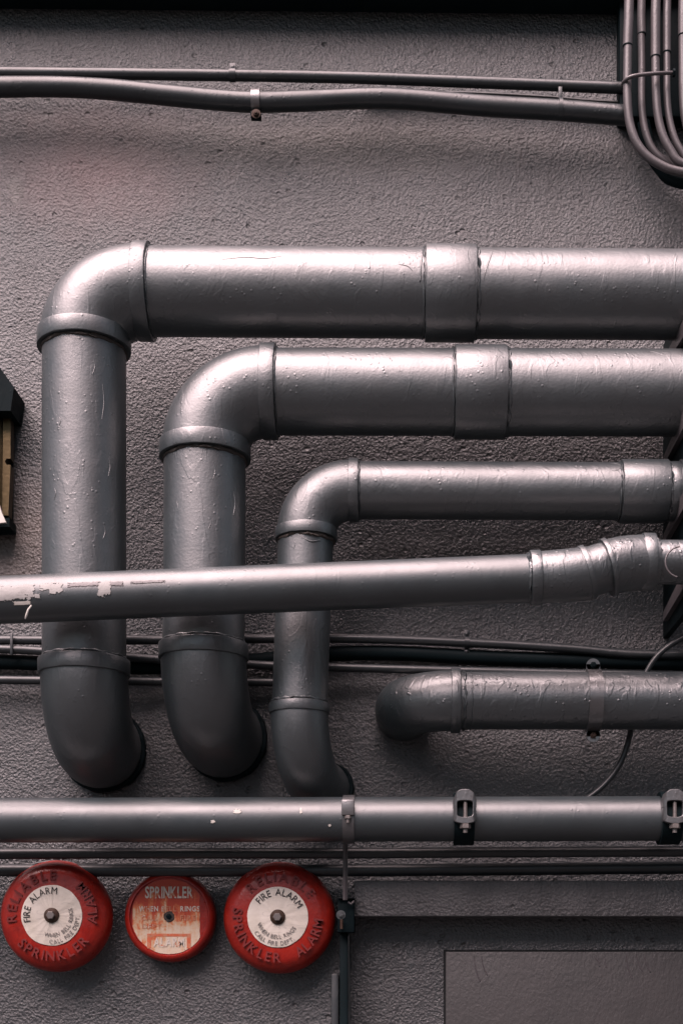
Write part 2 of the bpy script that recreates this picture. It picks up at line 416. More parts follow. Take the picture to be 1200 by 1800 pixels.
A_, HA, rA = big_pipe('widest grey pipe, topmost and outermost of the three nested bends', 'large_pipe', 155, 513, 519, 148.5, 72.5, 250, 600, 791, 88, 1178, 108)
collar(A_, HA(1212), X, rr(30, 155), rA, rr(5, 155), M['pipe'], name='coupling', ph=17)
B_, HB, rB = big_pipe('second grey pipe, middle one of the three nested bends', 'large_pipe', 155, 689, 691, 360.5, 71.5, 470, 792, 843, 90, 1150, 116, 358, turn=7)
C_, HC, rC = big_pipe('slimmer grey pipe, innermost of the three nested bends', 'medium_pipe', 145, 862, 864, 538, 48.5, 618, 938, 1129, 82, 1250, 112, 526, clw=17, coup_h=5, turn=15)
collar(C_, HC(1181), X, rr(16, 145), rC, rr(1.5, 145), M['pipe'], name='joint_ring', ph=2)
collar(C_, HC(1213), X, rr(44, 145), rC, rr(5, 145), M['pipe'], name='coupling', ph=3)

def ridge(root, H, r, pts, th, m):
    P = []
    for x, an in pts:
        a_ = R(an); P.append(H(x) + (-Y * math.cos(a_) + Z * math.sin(a_)) * (r - th * .2))
    P = catmull(P, 5); bm = BM(); tube(bm, P, [th * (.35 + .65 * math.sin(math.pi * (.1 + .8 * k / (len(P) - 1)))) for k in range(len(P))], 8)
    obj('paint_run', bm, m, root, 60)
ridge(A_, HA, rA, [(862, 40), (856, 22), (848, 2), (845, -10)], .0013, M['pipe'])
ridge(A_, HA, rA, [(743, 60), (741, 34), (738, 10), (737, -8), (736, -12)], .0022, M['pipe'])
ridge(A_, HA, rA, [(400, 18), (440, 22), (470, 20), (500, 24)], .0009, M['pipe'])
ridge(A_, HA, rA, [(700, 12), (716, 9), (724, 2)], .0010, M['pipe'])
ridge(B_, HB, rB, [(796, 62), (794, 30), (793, 4), (792, -14)], .0018, M['pipe'])
ridge(B_, HB, rB, [(886, 50), (887, 24), (883, 6), (882, -14)], .0016, M['pipe'])
ridge(B_, HB, rB, [(1120, 40), (1135, 44), (1150, 36)], .0009, M['pipe'])
ridge(C_, HC, rC, [(1058, 40), (1072, 52), (1086, 38), (1072, 24), (1058, 36)], .0007, M['pipe'])
ridge(C_, HC, rC, [(1090, 60), (1088, 20), (1086, -14)], .0014, M['pipe'])
VA = lambda z: at(148.5, z, 155)
def vridge(root, xv, d, r, pts, th):
    P = catmull([at(xv, y, d) + (X * math.sin(R(an)) - Y * math.cos(R(an))) * (r - th * .2) for y, an in pts], 5)
    bm = BM(); tube(bm, P, [th * (.35 + .65 * math.sin(math.pi * (.1 + .8 * k / (len(P) - 1)))) for k in range(len(P))], 8); obj('paint_run', bm, M['pipe'], root, 60)
for y0_, an, L in ((660, 25, 26), (700, 38, 60), (820, 48, 34), (880, -30, 20), (940, 40, 24), (760, -22, 16)):
    vridge(A_, 148.5, 155, rA, [(y0_, an), (y0_ + L * .5, an + 2), (y0_ + L, an - 1)], .0010)
for y0_, an, L in ((840, 20, 26), (880, 52, 40), (900, -34, 24), (930, 14, 22)):
    vridge(B_, 360.5, 155, rB, [(y0_, an), (y0_ + L * .5, an + 2), (y0_ + L, an - 1)], .0010)
vridge(C_, 538, 145, rC, [(958, -8), (966, 14), (962, 34)], .0016); vridge(C_, 538, 145, rC, [(962, -22), (975, -20), (984, -28)], .0014)
# ---- sloping pipe D, in front of the three drops
dD = 270
Dr = thing('sloping_pipe', at(0, 1055, dD), 'pale topped pipe sloping across the front of the three vertical pipes', 'pipe')
straight(Dr, at(-220, 1064, dD), at(938, 1016, dD), rr(41, dD), M['pipe_smooth'], n=30)
dd = (at(938, 1016, dD) - at(0, 1055, dD)).normalized()
collar(Dr, at(940, 1015.5, dD), dd, rr(19, dD), rr(42, dD), rr(5, dD), M['pipe_thick'], ph=1)
bead(Dr, at(928, 1016, dD), dd, rr(41, dD), .0028, M['pipe_thick'], ph=2, name='paint_bead')
bm = BM(); P = catmull([at(945, 1015, dD), at(990, 1012, dD), at(1032, 1008, dD - 4)], 8)
tube(bm, P, [rr(44 + 2 * (k / len(P)), dD) for k in range(len(P))], 56); obj('bend', bm, M['pipe_thick'], Dr, 50)
d1 = (at(1050, 996, dD) - at(1015, 1007, dD)).normalized()
collar(Dr, at(1030, 1007, dD - 4), d1, rr(10, dD), rr(44.5, dD), rr(3.6, dD), M['pipe_thick'], name='joint_ring', ph=4)
bm = BM(); P = catmull([at(1028, 1008, dD - 4), at(1060, 998, dD - 8), at(1095, 990, dD - 12)], 8)
tube(bm, P, rr(43, dD), 56); obj('bend', bm, M['pipe_thick'], Dr, 50)
d2 = (at(1100, 986, dD) - at(1060, 998, dD)).normalized()
bm = BM(); P = catmull([at(1068, 998, dD - 9), at(1092, 992, dD - 12), at(1120, 989, dD - 16), at(1146, 988, dD - 20)], 8)
tube(bm, P, [rr(48 - 1 * (k / len(P)), dD) for k in range(len(P))], 56); obj('elbow', bm, M['pipe_thick'], Dr, 50)
collar(Dr, at(1069, 997, dD - 9), d2, rr(9, dD), rr(47, dD), rr(3.5, dD), M['pipe_thick'], name='joint_ring', ph=5)
collar(Dr, at(1137, 988, dD - 19), X, rr(22, dD), rr(47, dD), rr(2.6, dD), M['pipe_thick'], ph=6)
straight(Dr, at(1140, 988, dD - 20), at(1420, 990, dD - 20), rr(38, dD), M['pipe_thick'], n=6)
bead(Dr, at(1153, 988, dD - 20), X, rr(38, dD), .0034, M['pipe_thick'], ph=9, name='paint_bead')
# bare patches where the paint has come off: irregular skins wrapped on the pipe
def patch(root, x0, x1, a0, a1, m, r, d, yf, ph, th=.0006, rag=.5, name='bare_patch', oval=False):
    """a0,a1: angle up from facing the camera (degrees)"""
    bm = BM(); nx, na = max(12, int((x1 - x0) / 1.1)), 44; c = {}
    for i in range(nx + 1):
        for j in range(na + 1):
            an = R(a0 + (a1 - a0) * j / na); p = at(x0 + (x1 - x0) * i / nx, yf(x0 + (x1 - x0) * i / nx), d)
            c[i, j] = p + (-Y * math.cos(an) + Z * math.sin(an)) * (r + th)
    vs = {}
    def ins(i, j):
        u = (i + .5) / nx * 2 - 1; v = (j + .5) / na * 2 - 1
        q = (u * u + v * v) if oval else max(abs(u) ** 2, abs(v) ** 1.6)
        return q + rag * noise.noise(Vector((i * .13 + ph, j * .13, ph))) + rag * .6 * noise.noise(Vector((i * .34, j * .34 + ph, 3))) < .72
    for i in range(nx):
        for j in range(na):
            if ins(i, j):
                f = []
                for k in ((i, j), (i + 1, j), (i + 1, j + 1), (i, j + 1)):
                    if k not in vs: vs[k] = bm.verts.new(c[k])
                    f.append(vs[k])
                bm.faces.new(f)
    if not bm.faces: bm.free(); return
    geo = bmesh.ops.extrude_face_region(bm, geom=bm.faces[:])
    for v in [e for e in geo['geom'] if isinstance(e, bmesh.types.BMVert)]:
        dv = v.co - at(x0, yf(x0), d); v.co += (-Y) * 0
    ctr = lambda v: v
    for v in [e for e in geo['geom'] if isinstance(e, bmesh.types.BMVert)]:
        v.co += Vector((0, -1, .3)).normalized() * .0005
    obj(name, bm, m, root, 60)
yD = lambda x: 1055 - 39 * x / 930
random.seed(5)
for (x0, x1, a0, a1, ph) in ((-30, 72, -22, 22, 1), (40, 74, -12, 22, 22), (80, 104, 2, 22, 3), (96, 122, -8, 24, 4), (180, 204, -20, 20, 5), (128, 186, 8, 20, 6), (200, 226, 6, 18, 7), (72, 82, -16, -4, 9), (236, 300, 10, 17, 13)):
    patch(Dr, x0, x1, a0, a1, M['bare'] if ph not in (6, 7, 13) else M['conduit_pale'], rr(41, dD), dD, yD, ph * 3.3)
bm = BM(); tube(bm, [at(56, 1064, dD + 42), at(50, 1072, dD + 42), at(47, 1082, dD + 40), at(45, 1088, dD + 37)], [.0015, .0018, .0022, .001], 8); obj('paint_drip', bm, M['white'], Dr)
patch(Dr, 34, 66, -30, -20, M['white'], rr(41, dD), dD, yD, 15, rag=.2)

# ---- lower right pipe E
dE = 115
Er = thing('short_pipe', at(800, 1232, dE), 'grey pipe at lower right that turns back into the wall at its left end', 'pipe')
rE = rr(50, dE); straight(Er, at(800, 1232, dE), at(1420, 1232, dE), rE, M['pipe_thick'], n=20)
pe = at(800, 1232, dE); Rb = 86 * S; c = pe + Y * Rb
bm = BM(); tube(bm, [pe + X * .003] + [c + (-Y * math.cos(R(90) * k / 24) - X * math.sin(R(90) * k / 24)) * Rb for k in range(25)], rE * 1.05, 64)
obj('elbow', bm, M['pipe_thick'], Er, 50)
e = c - X * Rb; straight(Er, e, Vector((e.x, .002, e.z)), rE * 1.03, M['pipe_thick'], n=3)
collar(Er, at(800, 1232, dE), X, rr(17, dE), rE * 1.04, rE * .09, M['pipe_thick'], ph=1)
bead(Er, at(815, 1232, dE), X, rE, .003, M['pipe_thick'], ph=3, name='paint_bead')
bead(Er, at(827, 1232, dE), X, rE, .0015, M['pipe_thick'], ph=8, name='paint_bead')
# strap clamp on E
def bolt(parent, p, r, h, ax=-Y, m=None, washer=True):
    bm = BM(); hexnut(bm, p, ax, r, h)
    if washer: lathe(bm, Vector(p) - Vector(ax) * .0006, ax, [(0, r * 1.45), (h * .25, r * 1.45)], 20)
    lathe(bm, Vector(p) + Vector(ax) * h, ax, [(0, r * .5), (h * .6, r * .5)], 12)
    return obj('bolt', bm, m or M['clamp'], parent, 35)
pc = at(1041, 1232, dE)
Ec = thing('strap_clamp', pc, 'two eared strap clamp round the lower right pipe', 'clamp')
bm = BM(); arcstrap(bm, pc, -Y, Z, X, rE + .0005, rr(24, dE), .0042, R(-100), R(100), 40)
obj('strap', bm, M['clamp'], Ec, 40)
for sg, nm in ((1, 'ear'), (-1, 'ear')):
    q = pc + Z * sg * (rE + .008) ; bm = BM()
    lathe(bm, q + Y * .002 - Y * .008 + Z * sg * .004, Y, [(0, .0125), (.004, .0125)], 24)
    box(bm, q + Vector((-.0125, -.006, -.013 * sg)), q + Vector((.0125, -.002, .006 * sg)))
    obj(nm, bm, M['clamp'], Ec, 40)
    bolt(Ec, q - Y * .006 + Z * sg * .004, .0062, .004, m=M['rusty'] if sg < 0 else M['dark'], washer=False)

# ---- bottom long pipe F
dF = 150; yF = lambda x: 1442 - 3.2 * x / 1200
Fr = thing('long_pipe', at(0, yF(0), dF), 'long smooth pale grey pipe running level above the red alarm bells', 'pipe')
rF = rr(39.2, dF); straight(Fr, at(-300, yF(-300), dF), at(1420, yF(1420), dF), rF, M['pipe_smooth'], n=40)
patch(Fr, 413, 430, 8, 22, M['white'], rF, dF, yF, 31.3, rag=.7, name='paint_chip', oval=True)
patch(Fr, 375, 384, -16, -6, M['white'], rF, dF, yF, 41.3, rag=.7, name='paint_chip', oval=True)
patch(Fr, 529, 534, 8, 24, M['white'], rF, dF, yF, 51.3, rag=.7, name='paint_chip', oval=True)
patch(Fr, 578, 584, -25, -18, M['white'], rF, dF, yF, 61.3, rag=.7, name='paint_chip', oval=True)
# hanger clamp at x 613
pf = at(613, yF(613), dF)
t_ = thing('pipe_hanger', pf, 'narrow strap hanger with a small bolt, leftmost clamp on the long lower pipe', 'clamp')
bm = BM(); arcstrap(bm, pf, -Y, Z, X, rF + .0005, rr(20, dF), .003, R(-95), R(160), 44); obj('strap', bm, M['clamp'], t_, 40)
q = pf - Y * (rF + .006) + Z * .006
bm = BM(); box(bm, q + Vector((-rr(11, dF), -.004, -.004)), q + Vector((rr(11, dF), .006, .024)), .002); obj('lug', bm, M['clamp'], t_)
bm = BM(); hexnut(bm, q - Z * .0045, -Z, .0065, .0055); lathe(bm, q - Z * .010, -Z, [(0, .0032), (.007, .0032)], 12); obj('bolt', bm, M['rod'], t_)
# shackle clamps
def shackle(px, label):
    p = at(px, yF(px), dF); t_ = thing('shackle_clamp', p, label, 'clamp', 'shackle clamps on the long lower pipe')
    wv = rr(20, dF)
    bm = BM(); arcstrap(bm, p, -Y, Z, X, rF + .0005, wv * 1.75, .0065, R(-150), R(165), 50); obj('band', bm, M['dark'], t_, 40)
    f = p - Y * (rF + .006); zc = f.z
    def zz(y): return EYE.z + (EY - y) * S * (D - dF - 45) / D
    bm = BM()
    # domed cap with flats
    prof = [(-wv, zz(1420)), (-wv, zz(1405)), (-wv * .72, zz(1393)), (-wv * .35, zz(1388)), (wv * .35, zz(1388)), (wv * .72, zz(1393)), (wv, zz(1405)), (wv, zz(1420))]
    hole = [(-wv * .68, zz(1420)), (-wv * .68, zz(1411)), (-wv * .6, zz(1409)), (-wv * .3, zz(1408)), (wv * .3, zz(1408)), (wv * .6, zz(1409)), (wv * .68, zz(1411)), (wv * .68, zz(1420))]
    def slab(pr, ho, y0_, y1_):
        rows = []
        for (x_, z_), (x2, z2) in zip(pr, ho):
            rows.append([bm.verts.new((p.x + x_, y0_ + (.006 if abs(x_) > wv * .9 else 0), z_)), bm.verts.new((p.x + x2, y0_ , z2)), bm.verts.new((p.x + x2, y1_, z2)), bm.verts.new((p.x + x_, y1_, z_))])
        for i in range(len(rows) - 1):
            for k in range(4): bm.faces.new((rows[i][k], rows[i][(k + 1) % 4], rows[i + 1][(k + 1) % 4], rows[i + 1][k]))
        bm.faces.new(rows[0]); bm.faces.new(rows[-1])
    yf = f.y - .012; yb = f.y + .022
    slab(prof, hole, yf, yb)
    bmesh.ops.bevel(bm, geom=bm.edges[:], offset=.0012, segments=1, affect='EDGES')
    obj('cap', bm, M['clamp'], t_, 30)
    bm = BM()
    low = [(-wv * .97, zz(1419)), (-wv * .97, zz(1443)), (-wv * .75, zz(1446)), (-wv * .3, zz(1448.5)), (wv * .3, zz(1448.5)), (wv * .75, zz(1446)), (wv * .97, zz(1443)), (wv * .97, zz(1419))]
    hl = [(-wv * .68, zz(1419)), (-wv * .68, zz(1433)), (-wv * .6, zz(1435)), (-wv * .3, zz(1437)), (wv * .3, zz(1437)), (wv * .6, zz(1435)), (wv * .68, zz(1433)), (wv * .68, zz(1419))]
    slab(low, hl, yf - .001, yb); bmesh.ops.bevel(bm, geom=bm.edges[:], offset=.001, segments=1, affect='EDGES')
    obj('saddle', bm, M['clamp'], t_, 30)
    bm = BM(); tube(bm, [(p.x + .001, f.y - .005, zz(1410)), (p.x + .001, f.y - .005, zz(1438))], .0036, 14); tube(bm, [(p.x + .001, f.y - .005, zz(1446)), (p.x + .001, f.y - .005, zz(1464))], .0042, 14); obj('bolt', bm, M['rod'], t_)
    bm = BM(); hexnut(bm, (p.x + .001, f.y - .005, zz(1448.5)), -Z, .0098, .0085); obj('nut', bm, M['rod'], t_, 30)
shackle(814, 'shackle clamp with bolt and nut, in the middle of the long lower pipe')
shackle(1174, 'shackle clamp with bolt and nut, at the right end of the long lower pipe')

# ------------------------------------------------------------------ thin conduits
def conduit(name, label, pts, r, d, m, cat='conduit', n=8, group=None, dl=None):
    P = [at(x, y, (dl[i] if dl else d)) for i, (x, y) in enumerate(pts)]
    t_ = thing(name, P[0], label, cat, group)
    Q = catmull(P, n); bm = BM(); tube(bm, Q, [rr(r, d) * (1 + .03 * noise.noise(q * 14)) for q in Q], 24)
    obj('tube', bm, m, t_, 50); return t_
def clip(parent, px, py, r, d, w_=10, ears=(1, -1), m=None):
    p = at(px, py, d); r_ = rr(r, d); bm = BM(); arcstrap(bm, p, -Y, Z, X, r_ + .0003, rr(w_, d), .0018, R(-100), R(100), 20)
    for e_ in ears:
        a_ = p + Z * e_ * (r_ + .008) + Y * r_ * .5
        box(bm, a_ + Vector((-rr(w_, d) / 2, -.0015, -.009)), a_ + Vector((rr(w_, d) / 2, .0015, .008)), .0006)
        lathe(bm, a_ - Y * .001, -Y, [(0, .0038), (.002, .0032), (.003, .0015)], 12)
    return obj('clip', bm, m or M['clamp'], parent, 40)
c = conduit('conduit', 'thin straight conduit, upper one of the two along the top of the wall', [(-200, 126), (0, 128), (300, 131), (600, 136), (850, 145), (1100, 155)], 9.5, 34, M['conduit'])
clip(c, 409, 132.5, 9.5, 34, 11, (1,), M['conduit'])
c = conduit('conduit', 'thicker sagging conduit, lower one of the two along the top of the wall', [(-200, 158), (0, 153), (110, 153), (200, 158), (320, 170), (430, 179), (520, 178), (640, 173), (720, 175), (850, 186), (985, 194), (1100, 203)], 16.5, 54, M['conduit'])
cl = thing('pipe_strap', at(450, 180, 38), 'small bolted strap holding the sagging conduit near the top', 'strap')
p = at(450, 179, 54); bm = BM(); arcstrap(bm, p, -Y, Z, X, rr(16.8, 54), rr(15, 54), .003, R(-90), R(110), 24); obj('strap', bm, M['clamp'], cl, 40)
bm = BM(); box(bm, at(440, 194, 66), at(460, 214, 48), .002); obj('lug', bm, M['dark'], cl)
bolt(cl, at(450, 200, 67), .006, .005, m=M['rusty'])
c2 = thing('small_clip', at(984, 170, 40), 'tiny clip tying the two top conduits together near the right', 'clip')
bm = BM(); arcstrap(bm, at(984, 194, 54), -Y, Z, X, rr(17, 54), rr(6, 54), .002, R(-60), R(120), 20)
box(bm, at(981, 152, 58), at(987, 178, 54), .0005); obj('strap', bm, M['conduit'], c2, 40)
conduit('conduit', 'faint thin wire between the two top conduits at the right', [(640, 165), (800, 164), (950, 171), (1030, 178), (1100, 182)], 4, 10, M['conduit'])

# mid conduits behind the drops
c = conduit('conduit', 'upper thin conduit crossing behind the vertical pipes', [(-200, 1122), (0, 1125), (260, 1125), (600, 1122), (830, 1130), (1000, 1140), (1120, 1150), (1330, 1152)], 8, 30, M['conduit'])
clip(c, 820, 1129, 8, 30, 9, (1, -1), M['conduit'])
c = conduit('conduit', 'middle thin conduit crossing behind the vertical pipes', [(-200, 1135), (0, 1141), (80, 1145), (250, 1157), (460, 1169), (620, 1174), (850, 1180), (1025, 1184), (1330, 1190)], 7.5, 36, M['conduit'])
b_ = thing('small_clip', at(20, 1130, 40), 'tiny vertical clip tying two thin conduits at the far left', 'clip')
bm = BM(); box(bm, at(18, 1112, 46), at(24, 1152, 42), .001); obj('strap', bm, M['conduit'], b_)
conduit('conduit', 'lowest thin conduit crossing behind the vertical pipes at left', [(-200, 1192), (0, 1195), (80, 1196), (300, 1198), (480, 1199)], 7.5, 30, M['conduit'])
conduit('conduit', 'thick dark conduit tucked under the two thin ones behind the vertical pipes', [(-200, 1160), (0, 1163), (300, 1172), (620, 1148), (900, 1158), (1330, 1168)], 13, 16, M['dark'])

# conduits under F
conduit('conduit', 'upper of two thin conduits directly beneath the long lower pipe', [(-200, 1502), (0, 1501), (300, 1500), (600, 1500), (900, 1498), (1330, 1496)], 9.5, 70, M['conduit'])
conduit('conduit', 'lower of two thin conduits directly beneath the long lower pipe', [(-200, 1531), (0, 1530), (600, 1530), (1000, 1527), (1330, 1524)], 11, 40, M['conduit'])
conduit('cable', 'thin cable drooping behind the left red bell', [(-100, 1546), (0, 1535), (35, 1528), (60, 1519), (90, 1514)], 2.6, 26, M['conduit'], cat='cable')
conduit('cable', 'black cable looping behind the lower right pipe', [(1300, 1090), (1240, 1104), (1196, 1123), (1165, 1143), (1143, 1168), (1126, 1205), (1112, 1260), (1104, 1300), (1090, 1340), (1066, 1374), (1036, 1400), (1000, 1420)], 5, 60, M['conduit'], cat='cable')

# ------------------------------------------------------------------ conduits top right
bx = thing('shadow_box', at(1190, 120, 25), 'dark box added as the shadow behind the bundle of conduits at the top right', 'box')
bm = BM(); a = at(1088, 15, 34); b = at(1420, 205, 34); box(bm, (a.x, .001, a.z + .06), (b.x, -34 * S, b.z), .004); obj('housing', bm, M['dark'], bx)  # dark block put in for the shadow behind the conduits
dK = 70
KG = 'bent conduits hanging down at the top right'
ks = [
 ('leftmost bent conduit at the top right, sweeping right at the bottom', [(1106, -60), (1104, 30), (1102, 110), (1102, 180), (1108, 225), (1125, 262), (1156, 288), (1200, 303), (1300, 312)], 7.4, 84, 80),
 ('second bent conduit from the left at the top right', [(1128, -60), (1126, 30), (1127, 110), (1127, 180), (1132, 225), (1146, 262), (1170, 284), (1210, 306), (1300, 318)], 6.4, 56, 60),
 ('third bent conduit from the left at the top right', [(1153, -60), (1151, 30), (1151, 110), (1153, 180), (1160, 225), (1176, 262), (1204, 290), (1300, 306)], 7.2, 74, 100),
 ('fourth bent conduit from the left at the top right', [(1173, -60), (1171, 30), (1171, 110), (1172, 180), (1179, 225), (1194, 262), (1222, 290), (1300, 300)], 6.2, 64, 92),
 ('fifth bent conduit, at the right edge of the picture', [(1201, -60), (1199, 30), (1199, 110), (1200, 180), (1207, 225), (1224, 262), (1250, 288), (1300, 294)], 7.2, 64, 62)]
for lab, pts, r, d, yj in ks:
    c = conduit('bent_conduit', lab, pts, r, d, M['conduit_pale'], group=KG)
    bm = BM(); j0 = at(pts[0][0], pts[0][1], d); j1 = at(pts[1][0] , yj - 2, d)
    tube(bm, [at(pts[0][0], -60, d), at(pts[1][0], 30, d), at(pts[2][0], yj, d)], rr(r * 1.14, d), 24); obj('sleeve', bm, M['conduit_pale'], c, 40)
    if lab.startswith('fifth') or 'second' in lab: pass
    bm = BM(); lathe(bm, at(pts[2][0], yj + 1.5, d), Z, ring_prof(.0022, rr(r, d), .0012), 24); obj('joint_ring', bm, M['dark'], c)
st = thing('bundle_strap', at(1140, 130, 95), 'curved strap tying the bent conduits together at the top right', 'strap')
bm = BM(); Q = catmull([at(1093, 150, 70), at(1096, 143, 88), at(1108, 135, 98), at(1130, 131, 96), at(1155, 129, 92), at(1180, 128, 84)], 8)
tube(bm, Q, rr(3.2, 90), 12); obj('band', bm, M['conduit_pale'], st, 50)
bm = BM(); hexnut(bm, at(1181, 128, 84), X, .007, .005); obj('screw', bm, M['dark'], st)
# dark pipe curving under the bundle
conduit('conduit', 'dark curved conduit under the bent conduits at the top right', [(1130, 215), (1140, 262), (1160, 296), (1190, 318), (1300, 335)], 11, 30, M['dark'])

# ------------------------------------------------------------------ bracket at the right edge
br = thing('steel_bracket', at(1185, 800, 150), 'steel bracket with slanting sunlight strips built as pale ribs, at the right edge holding the pipes', 'bracket')
PX = EYE.x + (1164 - EX) * S                    # plate stands out from the wall here, pipes run through it
def onp(py, d, off=0.0):
    return Vector((PX - off, -d * S, EYE.z + (EY - py) * S * (D - d) / D))
bm = BM(); za, zb = onp(560, 100).z, onp(1098, 100).z
box(bm, (PX, -.001, zb), (PX + .012, -.235, za), .002); obj('plate', bm, M['dark'], br)
for y0_, y1_, h_ in ((560, 640, 30), (720, 812, 30), (862, 948, 30), (1002, 1084, 30)):  # pale raised strips in place of sunlight slanting in between the pipes
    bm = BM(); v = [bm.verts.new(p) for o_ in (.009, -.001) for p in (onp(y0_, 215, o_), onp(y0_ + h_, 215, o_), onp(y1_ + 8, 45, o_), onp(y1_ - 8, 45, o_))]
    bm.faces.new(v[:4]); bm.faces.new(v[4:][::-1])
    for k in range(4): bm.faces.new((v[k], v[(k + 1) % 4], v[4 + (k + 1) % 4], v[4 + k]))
    obj('sun_strip', bm, M['conduit_pale'], br, 0)
bm = BM(); cr = arc(at(1196, 988, 305), X, Z, rr(28, 350), R(95), R(255), 20); tube(bm, [p + Z * 0 for p in cr], .0016, 8)
wr = obj('wire_loop', bm, M['conduit_pale']); tagit(wr, 'thin wire loop hanging at the right end of the sloping pipe', 'wire')

# ------------------------------------------------------------------ vertical strut at x 600
vt = thing('wall_strut', at(606, 1800, 40), 'dark vertical steel strut right of the third red bell', 'strut')
bm = BM(); tube(bm, [at(607, 1480, 100), at(606.5, 1582, 96)], rr(4.2, 100), 4); obj('rod', bm, M['conduit_pale'], vt, 20)
bm = BM(); box(bm, at(593, 1580, 74), at(624, 1640, 30), .002); obj('foot_bracket', bm, M['dark'], vt)
bm = BM(); box(bm, at(592, 1578, 84), at(625, 1581, 30), .0006); obj('top_plate', bm, M['conduit'], vt)
bm = BM(); box(bm, at(597, 1640, 56), at(613, 2100, 0), .002); obj('rail', bm, M['dark'], vt)
bm = BM(); box(bm, at(612, 1640, 66), at(615, 2100, 10), .0006); obj('flange', bm, M['conduit'], vt)
bm = BM(); box(bm, at(582, 1712, 22), at(596, 2100, 0), .002); obj('back_plate', bm, M['conduit'], vt)
bolt(vt, at(599, 1608, 74), .006, .005); bm = BM(); tube(bm, [at(600, 1616, 82), at(600, 1633, 82)], rr(2.6, 80), 10); obj('hook_bolt', bm, M['rusty'], vt)
bm = BM(); tube(bm, [at(612, 1586, 82), at(617, 1589, 84), at(622, 1584, 82)], rr(2, 80), 8); obj('wire_tie', bm, M['conduit_pale'], vt)
# ------------------------------------------------------------------ housing at the left edge
lb = thing('wall_lamp_housing', at(0, 800, 40), 'dark hooded wall fixture with a brass lining at the left edge', 'fixture')
def prism(bm, pts, d0, d1):
    a_ = [bm.verts.new(at(x - 17, y, d0)) for x, y in pts]; b_ = [bm.verts.new(v.co + Y * (d0 - d1) * S) for v in a_]
    bm.faces.new(a_); bm.faces.new(b_[::-1])
    for k in range(len(a_)): bm.faces.new((a_[k], a_[(k + 1) % len(a_)], b_[(k + 1) % len(a_)], b_[k]))
bm = BM(); prism(bm, [(-60, 646), (16, 644), (42, 680), (36, 722), (-60, 722)], 70, 2); obj('hood', bm, M['dark'], lb, 30)
bm = BM(); prism(bm, [(-60, 716), (38, 716), (38, 924), (-60, 924)], 14, 2); obj('back', bm, M['dark'], lb, 30)
bm = BM(); prism(bm, [(12, 722), (20.5, 722), (20.5, 906), (12, 906)], 34, 16)
obj('brass_strip', bm, M['brass'], lb, 30)
bm = BM(); prism(bm, [(23, 722), (36, 724), (36, 806), (29, 806), (26, 811), (29, 817), (36, 817), (32, 906), (21, 906)], 38, 16); obj('brass_strip', bm, M['brass'], lb, 30)
bm = BM(); prism(bm, [(-60, 722), (10, 722), (11, 925), (-60, 925)], 52, 14); obj('shade', bm, M['dark'], lb, 30)
bm = BM(); prism(bm, [(-60, 918), (34, 910), (34, 926), (-60, 930)], 44, 2); obj('sill', bm, M['dark'], lb, 30)
bm = BM(); prism(bm, [(9, 892), (16, 886), (20, 900), (28, 918), (9, 920)], 62, 56); obj('torn_sticker', bm, M['white'], lb, 30)

# ------------------------------------------------------------------ bells
def glyph(ch, size, ext, sx=1.0, bold=0.0):
    cu = bpy.data.curves.new('g', 'FONT'); cu.body = ch; cu.size = size; cu.extrude = ext; cu.resolution_u = 3; cu.offset = bold
    o_ = bpy.data.objects.new('g', cu); COL.objects.link(o_)
    dg = bpy.context.evaluated_depsgraph_get(); me = bpy.data.meshes.new_from_object(o_.evaluated_get(dg))
    bpy.data.objects.remove(o_); bpy.data.curves.remove(cu)
    b_ = bmesh.new(); b_.from_mesh(me); bpy.data.meshes.remove(me)
    xs = [v.co.x for v in b_.verts]; x0, x1 = min(xs), max(xs)
    for v in b_.verts: v.co.x = (v.co.x - (x0 + x1) / 2) * sx
    return b_, (x1 - x0) * sx
FACE = Matrix(((1, 0, 0, 0), (0, 0, -1, 0), (0, 1, 0, 0), (0, 0, 0, 1)))     # glyph plane -> facing the street
def arc_text(bm, txt, c, rad, a_from, a_to, cap, ext, outward, sx=1.0, bold=0.0):
    """angles clockwise from the top, letters spread evenly by width between them"""
    size = cap / .7; gl = [None if ch == ' ' else glyph(ch, size, ext, sx, bold) for ch in txt]
    ws = [size * .28 if g is None else g[1] for g in gl]; gap = size * .1
    tot = sum(ws) + gap * (len(ws) - 1); pos = 0
    for g, w_ in zip(gl, ws):
        mid = (pos + w_ / 2) / tot; pos += w_ + gap
        if g is None: continue
        a_ = R(a_from + (a_to - a_from) * mid)
        rot = -a_ if outward else math.pi - a_
        base = rad - cap / 2 if outward else rad + cap / 2
        mt = Matrix.Translation(Vector((c.x + base * math.sin(a_), c.y, c.z + base * math.cos(a_)))) @ FACE @ Matrix.Rotation(rot, 4, 'Z')
        merge(bm, g[0], mt)
def line_text(bm, txt, c, width, cap, ext, bold=0.0, sp=.1, only=None):
    size = cap / .7; gl = [None if ch == ' ' else glyph(ch, size, ext, 1, bold) for ch in txt]
    ws = [size * .3 if g is None else g[1] for g in gl]; gap = size * sp; tot = sum(ws) + gap * (len(ws) - 1); k = width / tot; pos = 0
    for i, (g, w_) in enumerate(zip(gl, ws)):
        x = (pos + w_ / 2 - tot / 2) * k; pos += w_ + gap
        if g is None: continue
        if only and not only[i]: g[0].free(); continue
        merge(bm, g[0], Matrix.Translation(Vector((c.x + x, c.y, c.z - cap / 2))) @ FACE @ Matrix.Diagonal((k, 1, 1, 1)))
